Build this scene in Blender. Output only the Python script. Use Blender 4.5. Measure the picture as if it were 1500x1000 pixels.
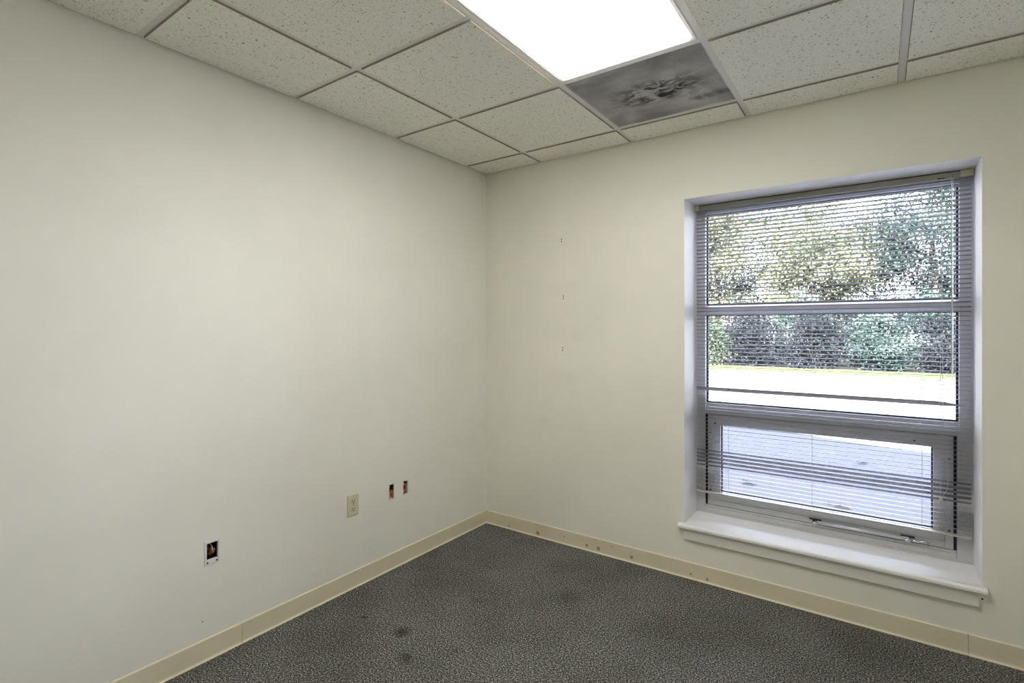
import bpy, math, random
import numpy as np
from mathutils import Vector, Matrix
PI = math.pi
for o in list(bpy.data.objects): bpy.data.objects.remove(o)
SC = bpy.context.scene
COL = SC.collection

# ------------------------------------------------------------------ camera
cam = bpy.data.cameras.new('camera'); camo = bpy.data.objects.new('camera', cam); COL.objects.link(camo)
camo.location = (2.2043, -2.8015, 1.3283)
camo.rotation_euler = (PI/2, 0, 0.6163)
cam.sensor_fit = 'HORIZONTAL'; cam.sensor_width = 36.0
cam.lens = 755.69*36/1500
cam.shift_y = -17.55/1500
cam.clip_start = 0.02; cam.clip_end = 300
SC.camera = camo

# ------------------------------------------------------------------ sky, sun, exposure
SC.view_settings.view_transform = 'Standard'
SC.view_settings.look = 'None'
SC.view_settings.gamma = 1.0
SC.view_settings.use_curve_mapping = False
SC.view_settings.exposure = 0.0
wd = bpy.data.worlds.new('sky'); SC.world = wd; wd.use_nodes = True
wn = wd.node_tree.nodes; wl = wd.node_tree.links
bg = wn['Background']
tc = wn.new('ShaderNodeTexCoord'); sx = wn.new('ShaderNodeSeparateXYZ'); rp = wn.new('ShaderNodeValToRGB')
wl.new(tc.outputs['Generated'], sx.inputs[0]); wl.new(sx.outputs['Z'], rp.inputs[0])
rp.color_ramp.elements[0].position = 0.0; rp.color_ramp.elements[0].color = (0.95, 0.97, 1.0, 1)
rp.color_ramp.elements[1].position = 0.8; rp.color_ramp.elements[1].color = (0.66, 0.76, 1.0, 1)
wl.new(rp.outputs['Color'], bg.inputs['Color'])
bg.inputs['Strength'].default_value = 21.0
sun = bpy.data.lights.new('sun', 'SUN'); suno = bpy.data.objects.new('sun', sun); COL.objects.link(suno)
sun.energy = 290.0; sun.color = (1.0, 0.97, 0.9); sun.angle = 0.009
SUN_EL = math.radians(39.5)
suno.rotation_euler = Vector((0.10, math.cos(SUN_EL), -math.sin(SUN_EL))).to_track_quat('-Z', 'Y').to_euler()
suno.location = (2, -6, 9)
LAMP = 13.2          # the troffers' diffusers

# ------------------------------------------------------------------ sizes
H = 2.4013           # underside of the ceiling grid
X1, Y1, T = 0.4589, -0.2229, 0.6096
RX, RY = 2.98, -3.55   # right wall and wall behind the camera
WX0, WX1, WZ0, WZ1 = 1.355, 2.5506, 0.2889, 2.0311
FY = 0.237           # room face of the window frame
GZ = -0.15           # ground outside

# ------------------------------------------------------------------ helpers
class MB:
    def __init__(s): s.v = []; s.f = []; s.m = []
    def add(s, vs, fs, mi=0):
        n = len(s.v); s.v += [tuple(map(float, v)) for v in vs]
        s.f += [tuple(i+n for i in f) for f in fs]; s.m += [mi]*len(fs); return s
    def box(s, x0, x1, y0, y1, z0, z1, mi=0):
        x0, x1 = min(x0, x1), max(x0, x1); y0, y1 = min(y0, y1), max(y0, y1); z0, z1 = min(z0, z1), max(z0, z1)
        v = [(x0,y0,z0),(x1,y0,z0),(x1,y1,z0),(x0,y1,z0),(x0,y0,z1),(x1,y0,z1),(x1,y1,z1),(x0,y1,z1)]
        return s.add(v, [(0,3,2,1),(4,5,6,7),(0,1,5,4),(1,2,6,5),(2,3,7,6),(3,0,4,7)], mi)
    def prism(s, poly, axis, a, b, mi=0):
        """poly = 2-D outline (counter-clockwise seen from +axis), extruded along axis from a to b"""
        n = len(poly)
        def P(u, w, t):
            return {0: (t,u,w), 1: (u,t,w), 2: (u,w,t)}[axis]
        vs = [P(u,w,a) for u,w in poly]+[P(u,w,b) for u,w in poly]
        fs = [tuple(range(n))[::-1], tuple(range(n, 2*n))]+[(i,(i+1)%n,n+(i+1)%n,n+i) for i in range(n)]
        return s.add(vs, fs, mi)
    def tube(s, pts, r, seg=10, mi=0, caps=True):
        pts = [Vector(p) for p in pts]; n = len(pts)
        rr = r if isinstance(r, (list, tuple)) else [r]*n
        up = None; rings = []
        for i, p in enumerate(pts):
            d = (pts[min(i+1,n-1)]-pts[max(i-1,0)]).normalized()
            if up is None: up = Vector((0,0,1)) if abs(d.z) < .9 else Vector((1,0,0))
            a = d.cross(up).normalized(); b = d.cross(a).normalized(); up = -b if False else up
            rings.append([p+(a*math.cos(2*PI*k/seg)+b*math.sin(2*PI*k/seg))*rr[i] for k in range(seg)])
        vs = [v for R in rings for v in R]; fs = []
        for i in range(n-1):
            for k in range(seg):
                k2 = (k+1) % seg
                fs.append((i*seg+k, i*seg+k2, (i+1)*seg+k2, (i+1)*seg+k))
        if caps: fs += [tuple(range(seg)), tuple(range((n-1)*seg, n*seg))[::-1]]
        return s.add(vs, fs, mi)
    def ring(s, ox0, ox1, oz0, oz1, ix0, ix1, iz0, iz1, y0, y1, mi=0):
        """rectangular frame in the xz plane"""
        s.box(ox0, ix0, y0, y1, oz0, oz1, mi); s.box(ix1, ox1, y0, y1, oz0, oz1, mi)
        s.box(ix0, ix1, y0, y1, oz0, iz0, mi); s.box(ix0, ix1, y0, y1, iz1, oz1, mi); return s
    def build(s, name, mat, parent=None, bevel=0, smooth=False, loc=None, seg=2):
        me = bpy.data.meshes.new(name); me.from_pydata(s.v, [], s.f)
        mats = mat if isinstance(mat, (list, tuple)) else [mat]
        for m in mats: me.materials.append(m)
        if len(mats) > 1: me.polygons.foreach_set('material_index', s.m)
        me.update()
        import bmesh
        bm = bmesh.new(); bm.from_mesh(me); bmesh.ops.recalc_face_normals(bm, faces=bm.faces); bm.to_mesh(me); bm.free()
        o = bpy.data.objects.new(name, me); COL.objects.link(o)
        if smooth: me.polygons.foreach_set('use_smooth', [True]*len(me.polygons))
        if bevel:
            b = o.modifiers.new('bevel', 'BEVEL'); b.width = bevel; b.segments = seg; b.limit_method = 'ANGLE'; b.angle_limit = 0.6
        if loc is not None: o.location = loc
        if parent is not None: adopt(o, parent)
        return o
def adopt(o, parent):
    o.parent = parent
    o.matrix_parent_inverse = Matrix.Translation(-parent.location)      # every piece is modelled in place
def empty(name, loc):
    o = bpy.data.objects.new(name, None); COL.objects.link(o); o.location = loc; o.empty_display_size = .05; return o
def tag(o, label=None, cat=None, group=None, kind=None):
    if label: o['label'] = label
    if cat: o['category'] = cat
    if group: o['group'] = group
    if kind: o['kind'] = kind
    return o
def part_label(o, t): o['label'] = t; return o

# ------------------------------------------------------------------ materials
def mat(name, col, rough=.6, metal=0.0, spec=.4):
    m = bpy.data.materials.new(name); m.use_nodes = True
    b = m.node_tree.nodes['Principled BSDF']
    b.inputs['Base Color'].default_value = (*col, 1); b.inputs['Roughness'].default_value = rough
    b.inputs['Metallic'].default_value = metal; b.inputs['Specular IOR Level'].default_value = spec
    return m
class NT:
    def __init__(s, m): s.n = m.node_tree.nodes; s.l = m.node_tree.links; s.b = s.n['Principled BSDF']
    def tex(s, scale, detail=2, rough=.5, kind='ShaderNodeTexNoise', vec=None, dist=0):
        t = s.n.new(kind); t.inputs['Scale'].default_value = scale
        if kind == 'ShaderNodeTexNoise':
            t.inputs['Detail'].default_value = detail; t.inputs['Roughness'].default_value = rough; t.inputs['Distortion'].default_value = dist
        s.l.new(vec if vec is not None else s.obj(), t.inputs['Vector']); return t
    def obj(s):
        if not hasattr(s, '_tc'): s._tc = s.n.new('ShaderNodeTexCoord')
        return s._tc.outputs['Object']
    def ramp(s, src, stops):
        r = s.n.new('ShaderNodeValToRGB'); e = r.color_ramp.elements
        while len(e) < len(stops): e.new(.5)
        for el, (p, c) in zip(e, stops):
            el.position = p; el.color = (c, c, c, 1) if isinstance(c, (int, float)) else (*c, 1)
        s.l.new(src, r.inputs[0]); return r.outputs['Color']
    def mix(s, a, b, fac, mode='MIX'):
        x = s.n.new('ShaderNodeMix'); x.data_type = 'RGBA'; x.blend_type = mode
        for i, v in ((0, fac), (6, a), (7, b)):
            if isinstance(v, (int, float)): x.inputs[i].default_value = v if i == 0 else (v, v, v, 1)
            elif isinstance(v, tuple): x.inputs[i].default_value = (*v, 1)
            else: s.l.new(v, x.inputs[i])
        return x.outputs[2]
    def math(s, op, a, b=None):
        x = s.n.new('ShaderNodeMath'); x.operation = op
        for i, v in enumerate((a, b)):
            if v is None: continue
            if isinstance(v, (int, float)): x.inputs[i].default_value = v
            else: s.l.new(v, x.inputs[i])
        return x.outputs[0]
    def vdist(s, vec, p):
        x = s.n.new('ShaderNodeVectorMath'); x.operation = 'DISTANCE'; s.l.new(vec, x.inputs[0]); x.inputs[1].default_value = p
        return x.outputs['Value']
    def vadd(s, vec, noise_color, k):
        a = s.n.new('ShaderNodeVectorMath'); a.operation = 'SUBTRACT'; s.l.new(noise_color, a.inputs[0]); a.inputs[1].default_value = (.5,.5,.5)
        b = s.n.new('ShaderNodeVectorMath'); b.operation = 'SCALE'; s.l.new(a.outputs[0], b.inputs[0]); b.inputs['Scale'].default_value = k
        c = s.n.new('ShaderNodeVectorMath'); c.operation = 'ADD'; s.l.new(vec, c.inputs[0]); s.l.new(b.outputs[0], c.inputs[1])
        return c.outputs[0]
    def color(s, c): s.l.new(c, s.b.inputs['Base Color'])
    def bump(s, h, strength=.3, dist=.002):
        x = s.n.new('ShaderNodeBump'); x.inputs['Strength'].default_value = strength; x.inputs['Distance'].default_value = dist
        s.l.new(h, x.inputs['Height']); s.l.new(x.outputs[0], s.b.inputs['Normal'])

def wall_mat(name, col, marks=()):
    m = mat(name, col, .55, spec=.3); t = NT(m)
    n1 = t.tex(1.1, 4, .6); c = t.mix(tuple(k*.93 for k in col), tuple(min(1, k*1.02) for k in col), t.ramp(n1.outputs['Fac'], [(.3, 0), (.65, 1)]))
    if marks:
        wob = t.vadd(t.obj(), t.tex(22, 3, .6).outputs['Color'], .05)
        tot = None
        for (px, py, pz, r, k) in marks:
            q = t.ramp(t.math('DIVIDE', t.vdist(wob, (px, py, pz)), r), [(.25, k), (1, 0)])
            tot = q if tot is None else t.math('MAXIMUM', tot, q)
        c = t.mix(c, (col[0]*.74, col[1]*.72, col[2]*.66), tot)
    t.color(c)
    n2 = t.tex(160, 3, .6); t.bump(n2.outputs['Fac'], .10, .0008)
    return m
WALL = (.90, .89, .805)
WALL_B = (.89, .875, .765)  # same paint as the left wall, yellowed to carry the warmer light here
M_wall_l = wall_mat('painted_wall', WALL)
M_wall_b = wall_mat('painted_wall_marked', WALL_B, [(.60,0,1.86,.05,0.08),(.55,0,1.58,.07,0.09),(.66,0,1.60,.05,0.10),(.60,0,1.30,.09,0.07),(.70,0,1.29,.06,0.10),(.85,0,1.40,.035,0.13),(.56,0,1.03,.09,0.10),(.66,0,1.02,.06,0.13),(.47,0,.75,.05,0.12),(.68,0,.93,.05,0.08)])
M_reveal = wall_mat('reveal_paint', (.87, .865, .86))
M_sill = mat('sill_paint', (.93, .925, .90), .35)
t_ = NT(M_sill); t_.color(t_.mix((.93,.925,.90), (.80,.78,.68), t_.ramp(t_.tex(14, 4, .7).outputs['Fac'], [(.58, 0), (.85, .6)])))
M_trim = mat('apron_paint', (.80, .79, .715), .4)

M_tile = mat('ceiling_tile_fibre', (.8, .79, .70), .9, spec=.1); t_ = NT(M_tile)
wob = t_.vadd(t_.obj(), t_.tex(60, 2).outputs['Color'], .012)
sp = t_.ramp(t_.tex(120, 2, .55, vec=wob).outputs['Fac'], [(.30, 1), (.365, 0)])
sp2 = t_.ramp(t_.tex(55, 2, .5, vec=wob).outputs['Fac'], [(.255, 1), (.30, 0)])
pin = t_.ramp(t_.tex(95, kind='ShaderNodeTexVoronoi').outputs['Distance'], [(.10, .8), (.20, 0)])
holes = t_.math('MAXIMUM', t_.math('MAXIMUM', sp, sp2), pin)
base = t_.mix((.92,.915,.835), (.965,.955,.88), t_.tex(3, 3).outputs['Fac'])
t_.color(t_.mix(base, (.36,.345,.27), holes))
t_.bump(t_.math('SUBTRACT', 1.0, holes), .5, .002)
M_tile_edge = mat('raw_tile_edge', (.42,.375,.28), .95, spec=.05)
M_grid = mat('grid_enamel', (.80, .79, .77), .45)
M_fixture = mat('fixture_enamel', (.82, .81, .80), .4)
M_vinyl = mat('cove_base_vinyl', (.56, .51, .365), .42); t_ = NT(M_vinyl)
c_ = t_.mix((.78,.71,.535), (.70,.635,.47), t_.ramp(t_.tex(3.5, 5, .65).outputs['Fac'], [(.4, 0), (.75, 1)]))
tot = None
wob = t_.vadd(t_.obj(), t_.tex(60, 2).outputs['Color'], .012)
for (px, pz, r) in [(.427,.023,.017),(.775,.029,.011),(.852,.028,.014),(.936,.060,.006),(1.393,.023,.008),(1.476,.02,.010),(1.06,.03,.012),(.2,.02,.008),(.62,.045,.007)]:
    q = t_.ramp(t_.math('DIVIDE', t_.vdist(wob, (px, -.006, pz)), r), [(.5, .7), (1, 0)])
    tot = q if tot is None else t_.math('MAXIMUM', tot, q)
t_.color(t_.mix(c_, (.20,.15,.09), tot))

M_carpet = mat('loop_carpet', (.06,.06,.06), .95, spec=.05); t_ = NT(M_carpet)
a = t_.tex(150, 3, .75); b = t_.tex(310, 2, .6); big = t_.tex(2.2, 4, .6); hue = t_.tex(120, 1)
f = t_.math('ADD', t_.math('MULTIPLY', a.outputs['Fac'], .65), t_.math('MULTIPLY', b.outputs['Fac'], .35))
c1 = t_.ramp(f, [(.40, (.008,.008,.007)), (.47, (.070,.071,.068)), (.54, (.215,.217,.211)), (.61, (.66,.66,.645))])
c2 = t_.mix(c1, (1.12,1.02,.82), t_.ramp(hue.outputs['Fac'], [(.45, 0), (.6, .8)]), 'MULTIPLY')
c2 = t_.mix(c2, (.93,.98,1.1), t_.ramp(hue.outputs['Fac'], [(.35, .8), (.5, 0)]), 'MULTIPLY')
c3 = t_.mix(c2, (.74,.73,.70), t_.ramp(big.outputs['Fac'], [(.35, 1), (.6, 0)]), 'MULTIPLY')
wob = t_.vadd(t_.obj(), t_.tex(14, 3).outputs['Color'], .07)
tot = None
for (px, py, r, k) in [(.50,-1.23,.047,.9),(.65,-1.355,.036,.6),(.27,-1.26,.022,.8),(.60,-.84,.05,.35),(.95,-.55,.09,.3),(.78,-1.2,.04,.3)]:
    q = t_.ramp(t_.math('DIVIDE', t_.vdist(wob, (px, py, 0)), r), [(.35, k), (1, 0)])
    tot = q if tot is None else t_.math('MAXIMUM', tot, q)
c4 = t_.mix(c3, (.35,.33,.27), tot, 'MULTIPLY')
t_.color(c4); t_.bump(f, .9, .006)

M_alu = mat('window_enamel', (.58, .58, .59), .4); t_ = NT(M_alu)
t_.color(t_.mix((.59,.59,.60), (.48,.48,.47), t_.ramp(t_.tex(9, 4, .7).outputs['Fac'], [(.5, 0), (.8, .8)])))
M_gasket_shade = mat('black_gasket_and_shade', (.018, .018, .035), .6)
M_dark = mat('dark_metal', (.03, .03, .04), .4, .3)
M_steel = mat('polished_steel', (.72, .72, .75), .25, 1.0)
M_bar = mat('operator_bar_steel', (.66,.66,.70), .3, .35)
M_slat = mat('slat_enamel', (.34, .335, .36), .45)
M_rail = mat('headrail_enamel', (.36, .355, .30), .45)
M_brail = mat('bottom_rail_enamel', (.46,.455,.42), .4)
M_clip = mat('headrail_clip_plastic', (.66, .64, .42), .3)
M_cord = mat('blind_cord', (.55, .55, .57), .8)
M_tassel = mat('tassel_plastic', (.62, .59, .47), .4)
M_almond = mat('almond_plastic', (.66, .64, .44), .35)
M_slot = mat('outlet_slot', (.012, .010, .008), .8)
M_white = mat('white_plastic', (.82, .82, .82), .4)
M_hole = mat('hole_dark', (.015, .010, .008), .9)
M_cav = mat('cavity_brown', (.085, .028, .014), .9)
M_tan = mat('cavity_orange_wood', (.62, .25, .085), .8); t_ = NT(M_tan)
t_.color(t_.mix((.62,.25,.09), (.18,.055,.02), t_.ramp(t_.tex(70, 3).outputs['Fac'], [(.42, 0), (.6, 1)])))
M_red = mat('cavity_red_insulation', (.55, .19, .14), .9); t_ = NT(M_red)
t_.color(t_.mix((.60,.22,.17), (.20,.04,.025), t_.ramp(t_.tex(60, 3).outputs['Fac'], [(.45, 0), (.62, 1)])))
M_wire = mat('cable_jacket', (.50, .31, .14), .5)
M_torn = mat('torn_paper_edge', (.80, .76, .66), .9)

def glass_mat(name, tint):
    m = bpy.data.materials.new(name); m.use_nodes = True; n = m.node_tree.nodes; l = m.node_tree.links
    n.remove(n['Principled BSDF']); out = n['Material Output']
    tr = n.new('ShaderNodeBsdfTransparent'); tr.inputs['Color'].default_value = (*tint, 1)
    gl = n.new('ShaderNodeBsdfGlossy'); gl.inputs['Roughness'].default_value = .03; gl.inputs['Color'].default_value = (.9,.92,1,1)
    fr = n.new('ShaderNodeFresnel'); fr.inputs['IOR'].default_value = 1.35
    mx = n.new('ShaderNodeMixShader'); l.new(fr.outputs[0], mx.inputs[0]); l.new(tr.outputs[0], mx.inputs[1]); l.new(gl.outputs[0], mx.inputs[2])
    l.new(mx.outputs[0], out.inputs['Surface']); return m
M_glass = glass_mat('window_glass', (.96, .97, .99))
M_wand = mat('clear_wand', (.86, .90, .90), .15)
M_wand.node_tree.nodes['Principled BSDF'].inputs['Transmission Weight'].default_value = .55

M_lens = bpy.data.materials.new('lit_diffuser'); M_lens.use_nodes = True
b_ = M_lens.node_tree.nodes['Principled BSDF']; b_.inputs['Base Color'].default_value = (.9,.9,.88,1)
b_.inputs['Emission Color'].default_value = (1.0, .975, .94, 1); b_.inputs['Emission Strength'].default_value = LAMP
b_.inputs['Roughness'].default_value = .5

# return air grille with its soot
M_grille = mat('grille_enamel_sooty', (.36,.36,.36), .6); t_ = NT(M_grille)
wob = t_.vadd(t_.obj(), t_.tex(9, 3, .6).outputs['Color'], .09)
mp = t_.n.new('ShaderNodeMapping'); mp.inputs['Location'].default_value = (-1.40/.25, .515/.15, -H); mp.inputs['Scale'].default_value = (1/.25, 1/.15, 1)
t_.l.new(wob, mp.inputs[0])
reg = t_.ramp(t_.vdist(mp.outputs[0], (0, 0, 0)), [(.45, 1), (1.05, 0)])
mp2 = t_.n.new('ShaderNodeMapping'); mp2.inputs['Scale'].default_value = (1, 1.7, 1); mp2.inputs['Rotation'].default_value = (0, 0, .35); t_.l.new(wob, mp2.inputs[0])
smear = t_.ramp(t_.tex(10, 3, .55, vec=mp2.outputs[0], dist=1.6).outputs['Fac'], [(.40, .05), (.50, .55), (.60, 1)])
tot = t_.math('MULTIPLY', reg, smear)
for (px, py, r) in [(1.525,-.354,.05),(1.5786,-.346,.05),(1.626,-.359,.05),(1.335,-.615,.05),(1.42,-.44,.06)]:
    q = t_.ramp(t_.math('DIVIDE', t_.vdist(wob, (px, py, H)), r), [(.0, .8), (1.3, 0)])
    tot = t_.math('MAXIMUM', tot, q)
gr = t_.ramp(t_.tex(3.6, 3, .55, dist=.4).outputs['Fac'], [(.30, .30), (.68, .80)])
t_.color(t_.mix(gr, (.010,.010,.011), t_.math('MULTIPLY', tot, .96)))

# outside
M_asph = mat('parking_lot_concrete', (.34,.34,.35), .9, spec=.1); t_ = NT(M_asph)
c_ = t_.ramp(t_.tex(110, 3, .8).outputs['Fac'], [(.33, (.032,.0315,.0335)), (.5, (.047,.0465,.049)), (.68, (.070,.069,.072))])
wv = t_.n.new('ShaderNodeMapping'); wv.inputs['Scale'].default_value = (1.2, 16, 1); t_.l.new(t_.obj(), wv.inputs[0])
c_ = t_.mix(c_, (.80,.80,.82), t_.ramp(t_.tex(1.6, 4, .7, vec=wv.outputs[0]).outputs['Fac'], [(.4, .5), (.6, 0)]), 'MULTIPLY')
t_.color(c_)
M_grass = mat('verge_grass', (.20,.27,.05), .9, spec=.1)
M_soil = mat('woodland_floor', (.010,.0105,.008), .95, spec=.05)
M_bark = mat('bark', (.022,.019,.017), .9, spec=.1)
M_brick = mat('outside_brick', (.30,.17,.12), .9)
M_roof = mat('roofing', (.25,.25,.26), .9)
M_dead = mat('dead_leaf', (.035,.03,.027), .8)
def leaf_mat(name, c0, c1, tr=.35):
    m = bpy.data.materials.new(name); m.use_nodes = True; t = NT(m)
    n = t.n; out = n['Material Output']
    vc = n.new('ShaderNodeVertexColor'); vc.layer_name = 'tone'
    col = t.ramp(vc.outputs['Color'], [(0.0, c0), (1.0, c1)])
    d = n.new('ShaderNodeBsdfDiffuse'); x = n.new('ShaderNodeBsdfTranslucent'); mx = n.new('ShaderNodeMixShader'); mx.inputs[0].default_value = tr
    t.l.new(col, d.inputs['Color']); t.l.new(col, x.inputs['Color']); t.l.new(d.outputs[0], mx.inputs[1]); t.l.new(x.outputs[0], mx.inputs[2])
    n.remove(t.b); t.l.new(mx.outputs[0], out.inputs['Surface']); return m
M_leafY = leaf_mat('leaf_yellow_green', (.0160,.0216,.0112), (.125,.128,.080))
M_leafG = leaf_mat('leaf_green', (.0093,.0158,.0114), (.0440,.0528,.0334))
M_leafT = leaf_mat('leaf_blue_green', (.0067,.0125,.0110), (.036,.050,.044))
M_leafP = leaf_mat('leaf_dusky', (.0036,.0042,.0048), (.0125,.0142,.0158), .2)

# ------------------------------------------------------------------ room shell
def slab_with_holes(axis, a0, a1, z0, z1, d0, d1, holes):
    """a wall slab spanning a (the other horizontal axis) and z, thickness d0..d1, with rectangular holes (a0,a1,z0,z1)"""
    mb = MB()
    As = sorted({a0, a1, *[h[0] for h in holes], *[h[1] for h in holes]})
    Zs = sorted({z0, z1, *[h[2] for h in holes], *[h[3] for h in holes]})
    idx = {}
    def vid(i, j, k):
        key = (i, j, k)
        if key not in idx:
            d = (d0, d1)[k]; idx[key] = len(mb.v)
            mb.v.append((d, As[i], Zs[j]) if axis == 0 else (As[i], d, Zs[j]))
        return idx[key]
    solid = {}
    for i in range(len(As)-1):
        for j in range(len(Zs)-1):
            ca = (As[i]+As[i+1])/2; cz = (Zs[j]+Zs[j+1])/2
            solid[i, j] = not any(h[0] < ca < h[1] and h[2] < cz < h[3] for h in holes)
    for (i, j), sdl in solid.items():
        if not sdl: continue
        for k in (0, 1):
            q = (vid(i,j,k), vid(i+1,j,k), vid(i+1,j+1,k), vid(i,j+1,k)); mb.f.append(q); mb.m.append(0)
        for di, dj, e in ((-1,0,((i,j),(i,j+1))), (1,0,((i+1,j),(i+1,j+1))), (0,-1,((i,j),(i+1,j))), (0,1,((i,j+1),(i+1,j+1)))):
            if not solid.get((i+di, j+dj), False):
                (p, q), (r, s) = e
                mb.f.append((vid(p,q,0), vid(r,s,0), vid(r,s,1), vid(p,q,1))); mb.m.append(0)
    return mb
def struct(o): o['kind'] = 'structure'; return o
HL1 = (-.8679, -.8284, .3835, .4695); HL2 = (-.7623, -.7257, .3875, .4669); HLB = (-1.8170, -1.7735, .397, .4650)
struct(slab_with_holes(0, RY-.12, 0.0, -.12, 3.0, -.009, 0.0, [HL1, HL2, HLB]).build('wall_left', M_wall_l))
struct(slab_with_holes(1, -.12, RX+.12, -.12, 3.0, 0.0, .30, [(WX0, WX1, WZ0-.022, WZ1)]).build('wall_back', M_wall_b))
struct(MB().box(RX, RX+.12, RY-.12, 0, -.12, 3.0).build('wall_right', M_wall_l))
struct(MB().box(0, RX, RY-.12, RY, -.12, 3.0).build('wall_front', M_wall_l))
struct(MB().box(0, RX, RY, 0, -.12, 0).build('floor', M_carpet))

# cove base
bl = MB()
for a, b in ((RY, -1.6782), (-1.6760, -.0062)):
    bl.prism([(0,0),(.0140,0),(.0140,.0022),(.0128,.0034),(.0068,.0058),(.006,.010),(.006,.0805),(.0052,.0840),(0,.0872)], 1, a, b)
struct(bl.build('baseboard_left', M_vinyl))
bb = MB()
for a, b in ((0, 1.2880), (1.2888, 1.3100), (1.3108, 2.5062), (2.5078, RX)):
    bb.prism([(-u, w) for u, w in [(0,0),(.0140,0),(.0140,.0022),(.0128,.0034),(.0068,.0058),(.006,.010),(.006,.0805),(.0052,.0840),(0,.0872)]], 0, a, b)
struct(bb.build('baseboard_back', M_vinyl))

# ------------------------------------------------------------------ ceiling: grid + lay-in tiles
xl = [X1+i*T for i in range(5)]
yl = [Y1-j*T for j in range(8)]
FL = .0119                                       # half flange
FIX = [(1, 1), (1, 2)]; FIX2 = [(1, 5), (1, 6)]  # (column gap i..i+1, row gap j..j+1)
g = MB()
for x in xl:
    g.box(x-FL, x+FL, RY, -.0005, H, H+.0008); g.box(x-.001, x+.001, RY, -.0005, H+.0008, H+.03)
xs = [0]+xl+[RX]; ys = [0]+yl+[RY]
for j, y in enumerate(yl):
    for i in range(len(xs)-1):
        if y > RY+.03 and not (i == 2 and j in (2, 6)):
            g.box(xs[i]+(FL if i else 0), xs[i+1]-(FL if i+1 < len(xs)-1 else 0), y-FL, y+FL, H+.0001, H+.0008)
AW = .020                                        # wall angle
g.box(0, AW, RY, 0, H+.0009, H+.0016); g.box(AW, RX-AW, -AW, 0, H+.0009, H+.0016)
g.box(RX-AW, RX, RY, 0, H+.0009, H+.0016); g.box(AW, RX-AW, RY, RY+AW, H+.0009, H+.0016)
g.box(-.02, RX+.02, RY-.02, .02, H+.20, H+.21)   # deck closing the plenum
ceil = struct(g.build('ceiling', M_grid))
rng = random.Random(4)
for i in range(len(xs)-1):
    for j in range(len(ys)-1):
        if i == 2 and j in (1, 2, 3, 6, 7): continue
        xa, xb = xs[i], xs[i+1]; yb, ya = ys[j], ys[j+1]
        L = lambda k, n: .0145 if 0 < k < n else .0105
        x0 = xa+(FL+.0016 if i else .0115); x1 = xb-(FL+.0016 if i+1 < len(xs)-1 else .0115)
        y0 = ya+(FL+.0016 if j+1 < len(ys)-1 else .0115); y1 = yb-(FL+.0016 if j else .0115)
        if x1-x0 < .02 or y1-y0 < .02: continue
        m = MB(); e = .0015
        zt, zb = H+.0016, H-.0066
        v = [(x0,y0,zt),(x1,y0,zt),(x1,y1,zt),(x0,y1,zt),(x0+e*.4,y0+e*.4,zb+e),(x1-e*.4,y0+e*.4,zb+e),(x1-e*.4,y1-e*.4,zb+e),(x0+e*.4,y1-e*.4,zb+e),
             (x0+e,y0+e,zb),(x1-e,y0+e,zb),(x1-e,y1-e,zb),(x0+e,y1-e,zb)]
        f = [(8,9,10,11)]
        for k in range(4):
            k2 = (k+1) % 4; f += [(k,k2,4+k2,4+k), (4+k,4+k2,8+k2,8+k)]
        f.append((0,3,2,1))
        m.add(v, f); m.m = [1 if 1 <= q <= 8 else 0 for q in range(len(f))]
        m.box(x0-.009, x1+.009, y0-.009, y1+.009, H+.0017, H+.014)
        m.build('ceiling_tile', [M_tile, M_tile_edge], ceil)

# ------------------------------------------------------------------ troffers
def troffer(j0, label, cat='light'):
    x0, x1 = xl[1], xl[2]; yb, ya = yl[j0], yl[j0+2]
    t = empty('ceiling_light', ((x0+x1)/2, (ya+yb)/2, H))
    tag(t, label, cat)
    X0, X1_, Y0, Y1_ = x0+FL*.35, x1-FL*.35, ya+FL*.35, yb-FL*.35
    def rect(mb, ox, ix, z0, z1):
        mb.box(X0+ox, X0+ix, Y0+ox, Y1_-ox, z0, z1); mb.box(X1_-ix, X1_-ox, Y0+ox, Y1_-ox, z0, z1)
        mb.box(X0+ix, X1_-ix, Y0+ox, Y0+ix, z0, z1); mb.box(X0+ix, X1_-ix, Y1_-ix, Y1_-ox, z0, z1)
    h = MB(); rect(h, 0, .012, H+.0009, H+.05); h.box(X0, X1_, Y0, Y1_, H+.09, H+.1); rect(h, 0, .002, H+.05, H+.09)
    h.build('housing', M_fixture, t)
    d = MB(); rect(d, .0125, .0200, H-.0015, H+.012); rect(d, .0216, .0355, H-.0010, H+.012); rect(d, .0200, .0216, H+.004, H+.012)
    fr = d.build('door_frame', M_fixture, t, bevel=.0012)
    MB().box(X0+.0356, X1_-.0356, Y0+.0356, Y1_-.0356, H-.0082, H-.0004).build('diffuser', M_lens, t)
    for yy in (Y1_-.30, Y0+.30):
        MB().box(X1_-.013, X1_-.008, yy-.012, yy+.012, H-.002, H+.004).build('latch', M_fixture, t, bevel=.001)
    return t
troffer(1, 'lit rectangular fluorescent ceiling light beside the sooty air grille')

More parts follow.
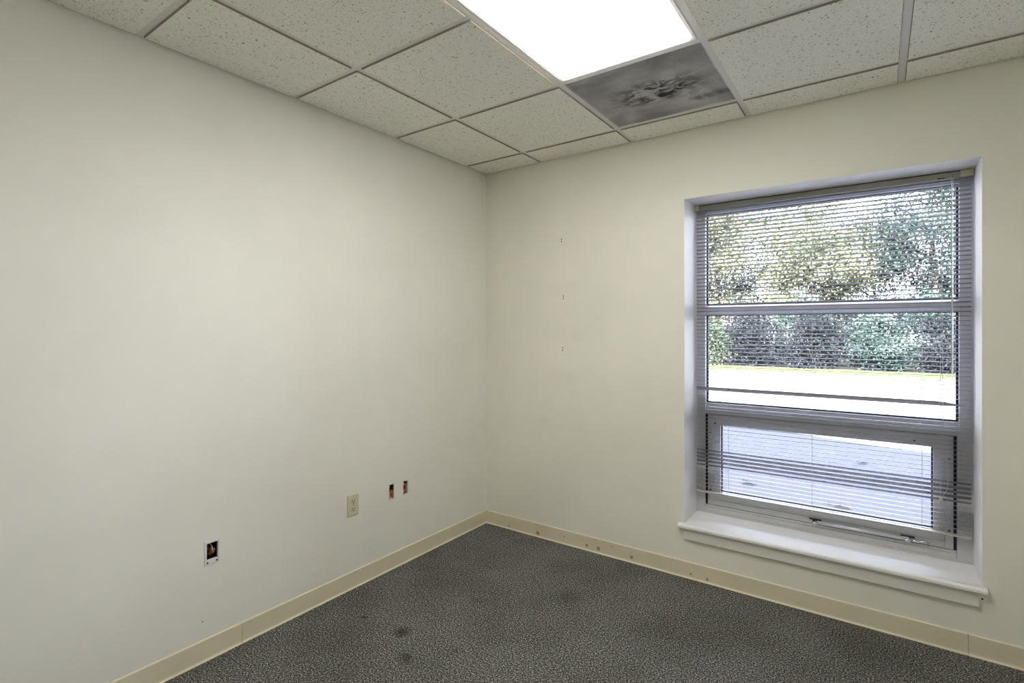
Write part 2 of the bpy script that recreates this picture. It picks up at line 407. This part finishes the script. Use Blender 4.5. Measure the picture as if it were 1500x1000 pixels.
# ------------------------------------------------------------------ return air grille
vt = tag(empty('return_air_grille', ((xl[1]+xl[2])/2, (yl[0]+yl[1])/2, H)), 'square perforated return air grille smudged with black soot in the ceiling', 'air vent')
vx0, vx1, vy0, vy1 = xl[1]+.004, xl[2]-.004, yl[1]+.004, yl[0]-.004
N = 92
p_ = MB(); zv = H+.0040
for k in range(N):
    cx = vx0+.012+(vx1-vx0-.024)*(k+.5)/N; w = (vx1-vx0-.024)/N*.18
    p_.box(cx-w, cx+w, vy0+.01, vy1-.01, zv, zv+.0008)
    cy = vy0+.012+(vy1-vy0-.024)*(k+.5)/N
    p_.box(vx0+.01, vx1-.01, cy-w, cy+w, zv+.00005, zv+.00075)
p_.build('perforated_panel', M_grille, vt)
q_ = MB(); q_.box(vx0, vx0+.013, vy0, vy1, H+.002, H+.006); q_.box(vx1-.013, vx1, vy0, vy1, H+.002, H+.006)
q_.box(vx0+.013, vx1-.013, vy0, vy0+.013, H+.002, H+.006); q_.box(vx0+.013, vx1-.013, vy1-.013, vy1, H+.002, H+.006)
q_.build('panel_rim', M_grille, vt)
k_ = MB()
k_.box(vx0, vx1, vy0, vy1, H+.12, H+.125); k_.box(vx0, vx0+.003, vy0, vy1, H+.006, H+.12); k_.box(vx1-.003, vx1, vy0, vy1, H+.006, H+.12)
k_.box(vx0+.003, vx1-.003, vy0, vy0+.003, H+.006, H+.12); k_.box(vx0+.003, vx1-.003, vy1-.003, vy1, H+.006, H+.12)
k_.build('duct_box', M_hole, vt)

# ------------------------------------------------------------------ window
win = struct(empty('window_1', ((WX0+WX1)/2, FY, WZ0)))
BK = .298
# outer frame: stiles, head, bottom
f = MB()
LX0, LX1 = 1.4030, 2.5030                    # clear opening of the big lights
f.box(WX0, LX0, FY, BK, WZ0, WZ1); f.box(LX1, WX1, FY, BK, WZ0, WZ1)
f.box(LX0, LX1, FY, BK, 1.985, WZ1)
f.build('frame', M_alu, win, bevel=.0015)
fb = MB()
fb.box(LX0, 2.4947, FY, BK, WZ0, .3224); fb.box(LX0, 2.4947, FY+.003, BK, .3230, .3350); fb.box(2.4955, LX1, FY, BK, WZ0, .8515)
fb.box(WX0+.002, WX1-.002, FY-.006, FY-.0005, WZ0+.0005, .300)
fb.build('bottom_frame', M_alu, win, bevel=.001)
# meeting rail between the two upper lights: bevelled profile
mr = MB().prism([(BK,1.414),(BK,1.465),(.262,1.465),(FY,1.4546),(FY,1.4300),(.262,1.4135)][::-1], 0, LX0, LX1)
mr.build('mullion', M_alu, win, bevel=.001)
rl = MB().prism([(BK,.852),(BK,.9125),(.272,.9125),(.246,.8800),(.246,.8765),(FY,.8745),(FY,.852)][::-1], 0, LX0, LX1)
rl.build('transom_rail', M_alu, win, bevel=.001)
gs = MB()
for z0, z1 in ((1.465, 1.985), (.9125, 1.414)):
    gs.ring(LX0, LX1, z0, z1, LX0+.0085, LX1-.0085, z0+.006, z1-.009, .268, .284)
gs.build('gasket', M_gasket_shade, win)
for z0, z1 in ((1.465, 1.985), (.9125, 1.414)):
    MB().box(LX0+.004, LX1-.004, .274, .278, z0+.004, z1-.004).build('glass_pane', M_glass, win)
MB().box(WX0+.0015, WX1-.0015, .1950, FY-.0008, 2.0266, 2.0296).build('head_shade_strip', M_gasket_shade, win)  # black strip added to stand for the shaded crevice above the headrail
# awning sash
sa = empty('awning_sash', (1.95, FY, .6)); adopt(sa, win)
SX0, SX1, SZ0, SZ1 = 1.4170, 2.4835, .3385, .8465
GX0, GX1, GZ0, GZ1 = 1.4835, 2.4130, .4150, .7900
s_ = MB()
s_.ring(SX0, SX1, SZ0, SZ1, SX0+.030, SX1-.030, SZ0+.030, SZ1-.012, FY+.002, .290)
s_.ring(SX0+.0305, SX1-.0305, SZ0+.0305, SZ1-.0125, GX0, GX1, GZ0, GZ1, FY+.0045, .288)
s_.build('sash_frame', M_alu, sa, bevel=.0012)
MB().ring(GX0, GX1, GZ0, GZ1, GX0+.006, GX1-.006, GZ0+.005, GZ1-.003, .262, .280).build('sash_gasket', M_gasket_shade, sa)
MB().box(GX0+.003, GX1-.003, .270, .274, GZ0+.003, GZ1-.003).build('sash_pane', M_glass, sa)
MB().ring(LX0+.0005, 2.4945, .3352, .8515, SX0+.006, SX1-.006, SZ0+.002, SZ1-.002, .2450, .296).build('weather_seal', M_gasket_shade, win)
for (x, z) in ((1.4315, .745), (1.4315, .42), (2.4685, .745), (2.4685, .42), (2.345, .812), (1.455, .80)):
    m = MB(); m.tube([(x, FY+.0025, z), (x, FY-.0005, z)], .0042, 10); m.build('screw', M_dark, sa)
# operator bar with its brackets and hook
op = empty('operator_bar', (2.15, FY-.012, .352)); adopt(op, win)
br = MB().tube([(1.945, FY-.014, .3520), (2.325, FY-.014, .3545)], .0085, 12); br.build('bar', M_bar, op, smooth=True)
for x in (1.945, 2.318):
    b = MB(); b.box(x-.026, x+.028, FY-.004, FY+.0015, .358, .3655); b.box(x-.011, x+.011, FY-.020, FY-.001, .3435, .3600)
    b.build('bracket', M_dark, op, bevel=.0015)
    e = MB(); e.tube([(x-.012, FY-.020, .349), (x+.012, FY-.021, .349)], .008, 12); e.build('pivot', M_steel, op, smooth=True)
hk = MB(); hk.tube([(2.330, FY-.014, .353), (2.352, FY-.014, .348), (2.372, FY-.014, .352), (2.383, FY-.014, .359), (2.392, FY-.014, .352), (2.394, FY-.014, .342), (2.388, FY-.014, .337)], .0042, 8)
hk.tube([(2.372, FY-.013, .345), (2.374, FY-.003, .356)], .006, 8)
hk.build('hook', M_steel, op, smooth=True)
# sill board and apron
sl = MB(); sl.box(WX0+.0005, WX1-.0005, -.004, FY-.0005, WZ0-.021, WZ0)
sl.build('window_sill', M_sill, win)
ns = MB().prism([(0,WZ0-.021),(-.028,WZ0-.021),(-.031,WZ0-.018),(-.031,WZ0-.007),(-.026,WZ0-.002),(-.015,WZ0),(0,WZ0)], 0, 1.3290, 2.5640)
ns.build('sill_nose', M_sill, win, bevel=.001)
ap = MB().prism([(0,.2045),(-.012,.2045),(-.015,.208),(-.015,.252),(-.012,WZ0-.0215),(0,WZ0-.0215)], 0, 1.3560, 2.5400)
ap.build('apron', M_trim, win, bevel=.001)
# painted lining of the opening (returns)
rv = MB(); 
rv.box(WX0, WX0+.0012, .0005, FY-.0005, WZ0, WZ1); rv.box(WX1-.0012, WX1, .0005, FY-.0005, WZ0, WZ1); rv.box(WX0+.0012, WX1-.0012, .0005, FY-.0005, WZ1-.0012, WZ1)
rv.build('reveal_lining', M_reveal, win)

# ------------------------------------------------------------------ mini blind
BY = .199
bl_ = tag(empty('venetian_blind', ((WX0+WX1)/2, BY, 2.0)), 'grey aluminium mini blind lowered with slats open across the window', 'blind')
BX0, BX1 = 1.3625, 2.5425
h = MB(); HZ0, HZ1 = 1.9985, 2.0240
h.box(BX0, BX1, BY-.0125, BY-.0115, HZ0, HZ1); h.box(BX0, BX1, BY+.0115, BY+.0125, HZ0, HZ1); h.box(BX0, BX1, BY-.0115, BY+.0115, HZ0, HZ0+.001)
h.build('headrail', M_rail, bl_)
for x0, x1 in ((BX0-.0035, BX0+.018), (BX1-.040, BX1+.004)):
    m = MB(); m.box(x0, x1, BY-.015, BY-.0130, HZ0-.001, HZ1+.002); m.box(x0, x1, BY-.015, BY+.015, HZ1+.001, HZ1+.0025)
    m.build('end_bracket', M_clip, bl_, bevel=.0008)
PITCH = .0205
def slat(mb, z, tilt, x0=BX0+.003, x1=BX1-.003, sag=0.0, segs=1, tilt2=None, z2=None):
    W, C, n = .0250, .0018, 4
    rows = []
    for k in range(segs+1):
        u = k/segs; x = x0+(x1-x0)*u
        tt = tilt if tilt2 is None else tilt+(tilt2-tilt)*max(0, (u-.91)/.09)
        zz = z if z2 is None else z+(z2-z)*max(0, (u-.91)/.09)
        zz -= sag*math.sin(PI*u)
        r = []
        for i in range(n+1):
            q = -W/2+W*i/n; a = C*(1-(2*q/W)**2)
            r.append((x, BY+q*math.cos(tt)-a*math.sin(tt), zz+q*math.sin(tt)+a*math.cos(tt)))
        rows.append(r)
    vs = [v for r in rows for v in r]; m = n+1
    fs = [(k*m+i, k*m+i+1, (k+1)*m+i+1, (k+1)*m+i) for k in range(segs) for i in range(n)]
    mb.add(vs, fs)
sl_ = MB(); rng = random.Random(11)
ZB = .4170                                        # bottom rail
nsl = int((HZ0-.014-(ZB+.016))/PITCH)
ztw = None
for k in range(nsl+1):
    z = HZ0-.016-k*PITCH
    if z < ZB+.012: break
    if abs(z-1.003) < PITCH/2 and ztw is None: ztw = z; continue
    tl = -math.radians(10.5)+rng.uniform(-.02, .02)    # outer edge lower
    if .668 <= z < .93: tl = -(math.atan2(1.328-z, 2.99)+.055)+rng.uniform(-.012, .012)
    if .555 < z < .668: tl = -math.radians(34 if z > .645 or z < .575 else 45)
    slat(sl_, z, tl)
so = sl_.build('slats', M_slat, bl_, smooth=True)
tw = MB(); slat(tw, ztw-.002, -math.radians(60), segs=40, tilt2=math.radians(2), z2=ztw-.008)
part_label(tw.build('twisted_slat', M_slat, bl_, smooth=True), 'slat flipped to show its flat face')
for o in (so,):
    pass
MB().box(BX0, BX1, BY-.0125, BY+.0125, ZB-.0045, ZB+.0045).build('bottom_rail', M_brail, bl_, bevel=.003)
for x in (1.5395, 1.9364, 2.3700):
    m = MB()
    m.tube([(x, BY-.0134, HZ0), (x, BY-.0134, ZB)], .0009, 6)
    m.build('ladder_cord', M_cord, bl_)
    MB().tube([(x, BY-.013, ZB-.001), (x, BY-.0145, ZB-.001)], .005, 10).build('rail_button', M_clip, bl_)
wn_ = MB(); wn_.tube([(2.4736, BY-.019, 1.975), (2.4736, BY-.020, 1.13)], .0042, 6); wob_ = wn_.build('tilt_wand', M_wand, bl_)
hk = MB(); hk.tube([(2.4736, BY-.013, 2.004), (2.4690, BY-.019, 1.999), (2.4700, BY-.020, 1.988), (2.4736, BY-.019, 1.972), (2.4780, BY-.019, 1.985), (2.4780, BY-.017, 1.996)], .0016, 6); hk.build('wand_hook', M_steel, wob_)
cd = MB()
cd.box(2.4240, 2.4480, BY-.0150, BY-.0125, 1.9990, 2.0040)
cd.build('cord_lock', M_dark, bl_)
cd = MB()
cd.tube([(2.4360, BY-.017, 2.000), (2.4365, BY-.018, 1.50), (2.4330, BY-.018, 1.05), (2.4310, BY-.018, .80), (2.4340, BY-.018, .60), (2.4361, BY-.018, .575)], .0010, 5)
cd.tube([(2.4390, BY-.017, 2.000), (2.4400, BY-.018, 1.50), (2.4420, BY-.018, 1.05), (2.4430, BY-.018, .83), (2.4560, BY-.018, .72), (2.4600, BY-.018, .655), (2.4540, BY-.018, .615), (2.4380, BY-.018, .578)], .0010, 5)
cdo = cd.build('lift_cord', M_cord, bl_)
MB().tube([(2.4361, BY-.018, .583), (2.4361, BY-.018, .575), (2.4361, BY-.018, .555), (2.4361, BY-.018, .552)], [.003, .006, .0085, .004], 12).build('tassel', M_tassel, cdo, smooth=True)

# ------------------------------------------------------------------ things on the left wall
ot = tag(empty('power_outlet', (0, -1.108, .4255)), 'almond duplex power outlet plate on the left wall', 'outlet')
OY0, OY1, OZ0, OZ1 = -1.1430, -1.0740, .3720, .4790
MB().prism([(OY0,OZ0),(OY1,OZ0),(OY1,OZ1),(OY0,OZ1)], 0, 0, .0055).build('cover_plate', M_almond, ot, bevel=.0022)
for zc in (.4450, .4060):
    yc = -1.1085; m = MB()
    pts = [(yc+.0165*math.cos(a)*1.0, zc+max(-.0125, min(.0125, .0165*math.sin(a)))) for a in [2*PI*k/24 for k in range(24)]]
    m.prism(pts, 0, .005, .0075)
    r = m.build('receptacle', M_almond, ot, bevel=.0006)
    s = MB(); s.box(.0074, .0079, yc-.0082, yc-.0056, zc-.001, zc+.008); s.box(.0074, .0079, yc+.0052, yc+.0078, zc, zc+.0075)
    s.prism([(yc+.0036*math.cos(2*PI*k/12), zc-.0068+.0036*math.sin(2*PI*k/12)) for k in range(12)], 0, .0074, .0079)
    s.build('slots', M_slot, r)
MB().tube([(.005, -1.1085, .4255), (.0066, -1.1085, .4255)], .0032, 12).build('screw', M_steel, ot)

def cavity(parent, hl, depth, m):
    y0, y1, z0, z1 = hl; e = .006; X = -.0091
    c = MB()
    c.box(X-depth-.002, X-depth, y0-e, y1+e, z0-e, z1+e); c.box(X-depth, X, y0-e, y0-e+.001, z0-e, z1+e); c.box(X-depth, X, y1+e-.001, y1+e, z0-e, z1+e)
    c.box(X-depth, X, y0-e, y1+e, z0-e, z0-e+.001); c.box(X-depth, X, y0-e, y1+e, z1+e-.001, z1+e)
    return c.build('cavity', m, parent)
def blob(y, z, x, ry, rz, rx, seed, n=12):
    r = random.Random(seed); mb = MB(); vs = []; fs = []
    for i in range(n+1):
        th = PI*i/n
        for k in range(n):
            ph = 2*PI*k/n; j = 1+r.uniform(-.18, .18)
            vs.append((x+rx*j*math.sin(th)*math.cos(ph), y+ry*j*math.sin(th)*math.sin(ph), z+rz*j*math.cos(th)))
    for i in range(n):
        for k in range(n): fs.append((i*n+k, i*n+(k+1) % n, (i+1)*n+(k+1) % n, (i+1)*n+k))
    return mb.add(vs, fs)
def torn(parent, hl, seed):
    """ragged paper lip around a hole"""
    r = random.Random(seed); y0, y1, z0, z1 = hl; mb = MB()
    def jag(n, a, b): return [a+(b-a)*k/n for k in range(n+1)]
    per = [(y, z0) for y in jag(5, y0, y1)][:-1]+[(y1, z) for z in jag(9, z0, z1)][:-1]+[(y, z1) for y in jag(5, y1, y0)][:-1]+[(y0, z) for z in jag(9, z1, z0)][:-1]
    cy, cz = (y0+y1)/2, (z0+z1)/2
    inn = []; out = []
    for (y, z) in per:
        dy, dz = (y-cy), (z-cz); ly = math.copysign(1, dy) if abs(abs(y-cy)-(y1-y0)/2) < 1e-6 else 0; lz = math.copysign(1, dz) if abs(abs(z-cz)-(z1-z0)/2) < 1e-6 else 0
        a = r.uniform(.0, .0055); b = r.uniform(.001, .004)
        inn.append((.0008, y-ly*a, z-lz*a)); out.append((.0002, y+ly*b, z+lz*b))
    n = len(per)
    mb.add(inn+out, [(k, (k+1) % n, n+(k+1) % n, n+k) for k in range(n)])
    return mb.build('torn_edge', M_torn, parent)
c1 = tag(empty('wall_cutout', (0, (HL1[0]+HL1[1])/2, HL1[2])), 'ragged rectangular wall hole nearer the outlet with orange brown inside', 'wall hole')
cavity(c1, HL1, .06, M_cav); torn(c1, HL1, 3)
blob(-.8320, .4055, -.021, .021, .023, .0105, 5).build('exposed_wood', M_tan, c1)
MB().box(-.0085, -.002, HL1[0]+.006, HL1[1]-.008, HL1[2]+.0002, HL1[2]+.008).build('broken_edge', M_torn, c1, bevel=.002)
c2 = tag(empty('wall_cutout', (0, (HL2[0]+HL2[1])/2, HL2[2])), 'ragged rectangular wall hole nearer the room corner with reddish pink inside', 'wall hole')
cavity(c2, HL2, .06, M_cav); torn(c2, HL2, 8)
blob(-.7280, .4140, -.021, .018, .027, .0105, 6).build('exposed_insulation', M_red, c2)
MB().box(-.0085, .0015, HL2[0]+.010, HL2[1]-.006, HL2[3]-.006, HL2[3]-.0002).build('paper_flap', M_torn, c2, bevel=.001)

bk = tag(empty('mounting_bracket', (0, -1.796, .425)), 'white low voltage mounting bracket around an open hole low on the left wall', 'bracket')
PY0, PY1, PZ0, PZ1 = -1.8260, -1.7660, .3780, .4760
m = MB()
IY0, IY1, IZ0, IZ1 = HLB
def pl(a0, a1, b0, b1): m.box(.0002, .0030, a0, a1, b0, b1)
pl(PY0, IY0, PZ0, PZ1); pl(IY1, PY1, PZ0, PZ1); pl(IY0, IY1, PZ0, IZ0); pl(IY0, IY1, IZ1, PZ1)
m.build('bracket_frame', M_white, bk, bevel=.001)
cavity(bk, HLB, .075, M_hole)
for (y, z) in ((-1.815, .388), (-1.779, .3885)):
    MB().tube([(.0025, y, z), (.0042, y, z)], .0034, 10).build('screw', M_dark, bk)
w = MB()
w.tube([(-.05, -1.800, .459), (-.028, -1.793, .452), (-.014, -1.790, .443), (-.009, -1.790, .430), (-.012, -1.786, .418), (-.03, -1.782, .408)], .0026, 8)
w.tube([(-.05, -1.788, .455), (-.02, -1.790, .446), (-.010, -1.794, .434), (-.009, -1.792, .423), (-.02, -1.795, .406)], .0019, 8)
w.tube([(-.014, -1.785, .436), (-.009, -1.781, .430), (-.012, -1.786, .422)], .0020, 8)
w.build('cable', M_wire, bk, smooth=True)
blob(-1.787, .413, -.050, .015, .016, .012, 9).build('exposed_wood', M_tan, bk)
blob(-1.800, .444, -.045, .010, .014, .010, 19).build('loose_insulation', M_red, bk)

# screw holes
def screw_hole(loc, normal, label, r=.0028, group=None, tall=1.0):
    m = MB(); n = 10
    if normal == 'y':
        m.prism([(r*math.cos(2*PI*k/n), tall*r*math.sin(2*PI*k/n)) for k in range(n)], 1, -.0006, .0)
    else:
        m.prism([(r*math.cos(2*PI*k/n), tall*r*math.sin(2*PI*k/n)) for k in range(n)], 0, .0, .0006)
    o = m.build('screw_hole', M_slot, None, loc=loc); tag(o, label, 'screw hole', group); return o
G_ = 'screw holes in the back wall'
for zc, x, nm in ((1.8835, .597, 'highest'), (1.5296, .611, 'middle'), (1.2070, .605, 'lowest')):
    for dz, w in ((.007, 'upper'), (-.008, 'lower')):
        screw_hole((x+(.001 if dz > 0 else 0), 0, zc+dz), 'y', f'tiny dark screw hole, {w} one of the {nm} pair on the back wall', .0033, G_, 1.3)
screw_hole((2.5506, 0, .2392), 'y', 'small black screw hole in the wall just under the end of the sill', .0035)
screw_hole((0, -1.8324, .160), 'x', 'small dark nail hole low on the left wall beneath the white bracket', .0024)

# ------------------------------------------------------------------ building mass outside
struct(slab_with_holes(1, -14, 16, -.6, 3.35, .302, .40, [(WX0, WX1, WZ0-.01, WZ1)]).build('wall_exterior', M_brick))
struct(MB().prism([(16,3.36),(16,3.65),(2.1,3.65),(1.7,3.69),(.98,3.887),(-5,5.6),(-14,5.6),(-14,3.36)], 1, -9, .55).build('shadow_roof', M_roof))  # unseen roof, sloping outline invented to shape its shadow edge on the lot

# ------------------------------------------------------------------ grounds
struct(MB().box(-40, 45, .40, 17.3, GZ-.1, GZ).build('ground_lot', M_asph))
struct(MB().box(-40, 45, 17.3, 60, GZ-.1, GZ-.002).build('ground_verge', M_soil))
gr_ = np.random.default_rng(2)
def cards(name, cen, size, material, parent=None, tone=None, upright=False, aspect=.5, rg=None):
    n = len(cen); rg = rg or gr_
    a = rg.normal(size=(n, 3)); 
    if upright: a = a*np.array([.35, .35, .2])+np.array([0, 0, 1.0])
    a /= np.linalg.norm(a, axis=1)[:, None]
    b = rg.normal(size=(n, 3)); b -= (b*a).sum(1)[:, None]*a; b /= np.linalg.norm(b, axis=1)[:, None]
    c = np.cross(a, b)
    s = size*rg.uniform(.6, 1.3, size=(n, 1))
    P = np.stack([cen-a*s*.5, cen+b*s*aspect*.5+c*s*.08, cen+a*s*.5, cen-b*s*aspect*.5+c*s*.08], 1).reshape(-1, 3)
    me = bpy.data.meshes.new(name)
    me.vertices.add(4*n); me.vertices.foreach_set('co', P.astype(np.float32).ravel())
    me.loops.add(4*n); me.loops.foreach_set('vertex_index', np.arange(4*n, dtype=np.int32))
    me.polygons.add(n); me.polygons.foreach_set('loop_start', np.arange(0, 4*n, 4, dtype=np.int32)); me.polygons.foreach_set('loop_total', np.full(n, 4, np.int32))
    me.update()
    ca = me.color_attributes.new('tone', 'FLOAT_COLOR', 'CORNER')
    tv = np.repeat(tone if tone is not None else rg.uniform(0, 1, n), 4)
    ca.data.foreach_set('color', np.stack([tv, tv, tv, np.ones_like(tv)], 1).astype(np.float32).ravel())
    me.materials.append(material); me.validate()
    o = bpy.data.objects.new(name, me); COL.objects.link(o)
    if parent is not None: adopt(o, parent)
    return o
M_blade = leaf_mat('grass_blades', (.0210,.0294,.0109), (.0504,.0588,.0273), .3)
n = 26000
gx = gr_.uniform(-9, 11, n); gy = gr_.uniform(17.35, 18.5, n)
tag(cards('grass', np.stack([gx, gy, np.full(n, GZ+.035)], 1), .11, M_blade, None, None, True, .12), 'strip of short grass along the far edge of the lot', 'grass', kind='stuff')

def tree(name, cat, x, y, h, rw, nclump, nleaf, lmat, label, group, seed, z0=.25, size=.10, spread=.55, dens=1.0, trunk=True, lean=0.0):
    rg = np.random.default_rng(seed); rr = random.Random(seed)
    t = tag(empty(name, (x, y, GZ)), label, cat, group)
    tips = []
    mb = MB()
    top = Vector((x+lean, y, GZ+h*.88))
    if trunk:
        n = 8; pts = [Vector((x+lean*(k/n)**1.3+rr.uniform(-.06, .06)*k/n*h*.2, y+rr.uniform(-.05, .05)*k/n*h*.2, GZ-.05+h*.88*k/n)) for k in range(n+1)]
        r0 = .018*h+.03
        mb.tube(pts, [r0*(1-.88*k/n) for k in range(n+1)], 8)
        for k in range(11):
            u = rr.uniform(.25, .9); i = int(u*n); p = pts[i]
            az = rr.uniform(0, 2*PI); L = rw*rr.uniform(.55, 1.0)*(1.15-.6*abs(u-.5))
            q = p+Vector((math.cos(az)*L*.5, math.sin(az)*L*.5, L*.32)); e = p+Vector((math.cos(az)*L, math.sin(az)*L, L*.75))
            mb.tube([p, q, e], [r0*.38*(1-u*.6), r0*.22*(1-u*.5), r0*.07], 6); tips += [q, e]
        mb.build('trunk', M_bark, t, smooth=True)
    else:
        for k in range(9):
            az = rr.uniform(0, 2*PI); L = rr.uniform(.3, .8)*rw
            mb.tube([(x+.05*math.cos(az), y+.05*math.sin(az), GZ-.04), (x+.5*L*math.cos(az), y+.5*L*math.sin(az), GZ+h*.45), (x+L*math.cos(az), y+L*math.sin(az), GZ+h*.85)], [.022, .014, .005], 5)
        mb.build('stems', M_bark, t, smooth=True)
    C = []; R = []
    for k in range(nclump):
        if tips and rr.random() < .55:
            p = rr.choice(tips); C.append((p.x+rr.gauss(0, .25), p.y+rr.gauss(0, .25), p.z+rr.gauss(0, .25)))
        else:
            u = rr.random(); zz = z0+(1-z0)*u; w = rw*(math.sin(PI*(.12+.80*u)))**.7*rr.random()**.5; az = rr.uniform(0, 2*PI)
            C.append((x+lean*zz+w*math.cos(az), y+w*math.sin(az), GZ+h*zz*.97))
        R.append(rr.uniform(.6, 1.2)*spread)
    C = np.array(C); R = np.array(R)
    ci = rg.integers(0, nclump, nleaf)
    d = rg.normal(size=(nleaf, 3))*np.array([.55, .55, .36])
    P = C[ci]+d*R[ci][:, None]
    P[:, 2] = np.maximum(P[:, 2], GZ+.04)
    ctone = rg.uniform(0, .7, nclump)
    tone = np.clip(ctone[ci]+rg.normal(0, .22, nleaf)+.15, 0, 1)
    cards('foliage', P, size, lmat, t, tone, aspect=.55, rg=rg)
    return t
GT = 'trees beyond the grass verge'
specs = [  # name, x, y, h, rw, clumps, leaves, mat, label, lean
 ('woodland_tree', -9.6, 26.2, 9.8, 2.6, 60, 22000, M_leafG, 'green tree outside farthest toward the left window edge', .3),
 ('woodland_tree', -6.6, 31.4, 11.2, 2.8, 60, 30000, M_leafT, 'blue green tree set back behind the left window edge', .3),
 ('woodland_tree', -4.7, 25.8, 10.2, 2.3, 56, 30000, M_leafY, 'yellow green leafy tree outside behind the left side of the window', -.3),
 ('woodland_tree', -2.6, 31.6, 12.0, 2.7, 60, 30000, M_leafG, 'tall green tree set back behind the left half of the window', .5),
 ('woodland_tree', -.4, 26.0, 7.6, 2.1, 48, 32000, M_leafY, 'pale yellow green tree with a slanting trunk behind the middle of the window', 1.1),
 ('woodland_tree', 2.2, 31.0, 7.2, 2.6, 56, 28000, M_leafY, 'low yellow green tree set back right of the window centre', -.2),
 ('woodland_tree', 4.4, 25.9, 10.4, 2.3, 60, 32000, M_leafT, 'dense blue green tree outside behind the right side of the window', -.5),
 ('woodland_tree', 7.0, 31.3, 11.0, 2.8, 56, 28000, M_leafG, 'green tree set back beyond the right window edge', .2),
 ('woodland_tree', 9.4, 26.3, 10.0, 2.4, 50, 20000, M_leafG, 'green tree outside farthest toward the right window edge', .2)]
for k, (nm, x, y, h, rw, nc, nl, lm, lab, ln) in enumerate(specs):
    tree(nm, 'tree', x, y, h, rw, nc, int(nl*1.6), lm, lab, GT, 100+k, z0=.10, size=.115, lean=ln, spread=1.2)
GH = 'shrubs along the grass verge'
hs = [(-6.0, 20.3, 2.0, 1.0, M_leafT, 'dusky shrub outside at the left end of the front shrub row'), (-3.9, 20.1, 1.75, .95, M_leafG, 'green low shrub outside second from the left in the front shrub row'),
      (-1.9, 20.3, 1.95, .95, M_leafP, 'dark purplish shrub outside third from the left in the front shrub row'), (.2, 20.1, 1.9, .95, M_leafP, 'dark purplish shrub outside at the middle of the front shrub row'),
      (2.3, 20.3, 2.0, .95, M_leafT, 'blue green shrub outside third from the right in the front shrub row'), (4.3, 20.2, 1.8, .95, M_leafP, 'dark purplish shrub outside second from the right in the front shrub row'),
      (6.4, 20.3, 1.95, 1.0, M_leafT, 'dusky blue green shrub outside at the right end of the front shrub row'),
      (-5.0, 22.8, 2.5, 1.15, M_leafT, 'blue green shrub in the rear shrub row at its left end'), (-2.7, 22.7, 2.3, 1.15, M_leafP, 'dark shrub in the rear shrub row second from the left'),
      (-.4, 22.9, 2.35, 1.15, M_leafT, 'blue green shrub in the rear shrub row at its middle'), (1.9, 22.7, 2.4, 1.15, M_leafP, 'dark purplish shrub in the rear shrub row second from the right'),
      (4.2, 22.8, 2.3, 1.15, M_leafT, 'blue green shrub in the rear shrub row toward its right end'), (6.6, 22.9, 2.4, 1.15, M_leafG, 'green shrub in the rear shrub row at its right end')]
for k, (x, y, h, rw, lm, lab) in enumerate(hs):
    h *= 1.18 if y > 21.5 else 1.0
    tree('verge_shrub', 'shrub', x, y, h, rw, 40, 9500, lm, lab, GH, 300+k, z0=.05, size=.10, spread=.55, trunk=False)

# fallen leaves on the pavement
def dead_leaf(x, y, s, rot, label, grp='fallen leaves on the pavement'):
    t = MB(); r = random.Random(int(x*100)+7)
    n = 14; pts = []
    for k in range(n):
        a = 2*PI*k/n; rad = s*(.5+.28*math.cos(2*a)+r.uniform(-.08, .08)); pts.append((rad*math.cos(a+rot), rad*math.sin(a+rot)*.8, .008+.025*abs(math.sin(a))*s/.1))
    t.add(pts+[(0, 0, .012)], [(k, (k+1) % n, n) for k in range(n)])
    t.tube([(s*.6*math.cos(rot), s*.5*math.sin(rot), .014), (s*1.1*math.cos(rot), s*.9*math.sin(rot), .006)], .003, 5)
    o = t.build('fallen_leaf', M_dead, None, loc=(x, y, GZ)); tag(o, label, 'leaf', grp)
    sd = o.modifiers.new('thickness', 'SOLIDIFY'); sd.thickness = .0012
    return o
dead_leaf(1.197, 2.512, .075, .5, 'brown curled leaf on the shaded pavement low at the left of the bottom pane')
dead_leaf(1.16, 2.60, .045, 2.4, 'small brown leaf scrap beside the curled leaf in the bottom pane')
dead_leaf(1.9586, 2.259, .07, -.3, 'long brown leaf on the shaded pavement at the middle of the bottom pane edge')
dead_leaf(1.87, 2.32, .04, 1.6, 'small torn leaf next to the long leaf by the bottom pane edge')
dead_leaf(2.0645, 4.065, .08, .9, 'single brown leaf on the shaded pavement near the sunlit patch')
dead_leaf(2.5544, 8.264, .10, 2.0, 'dark leaf alone on the sunlit pavement')
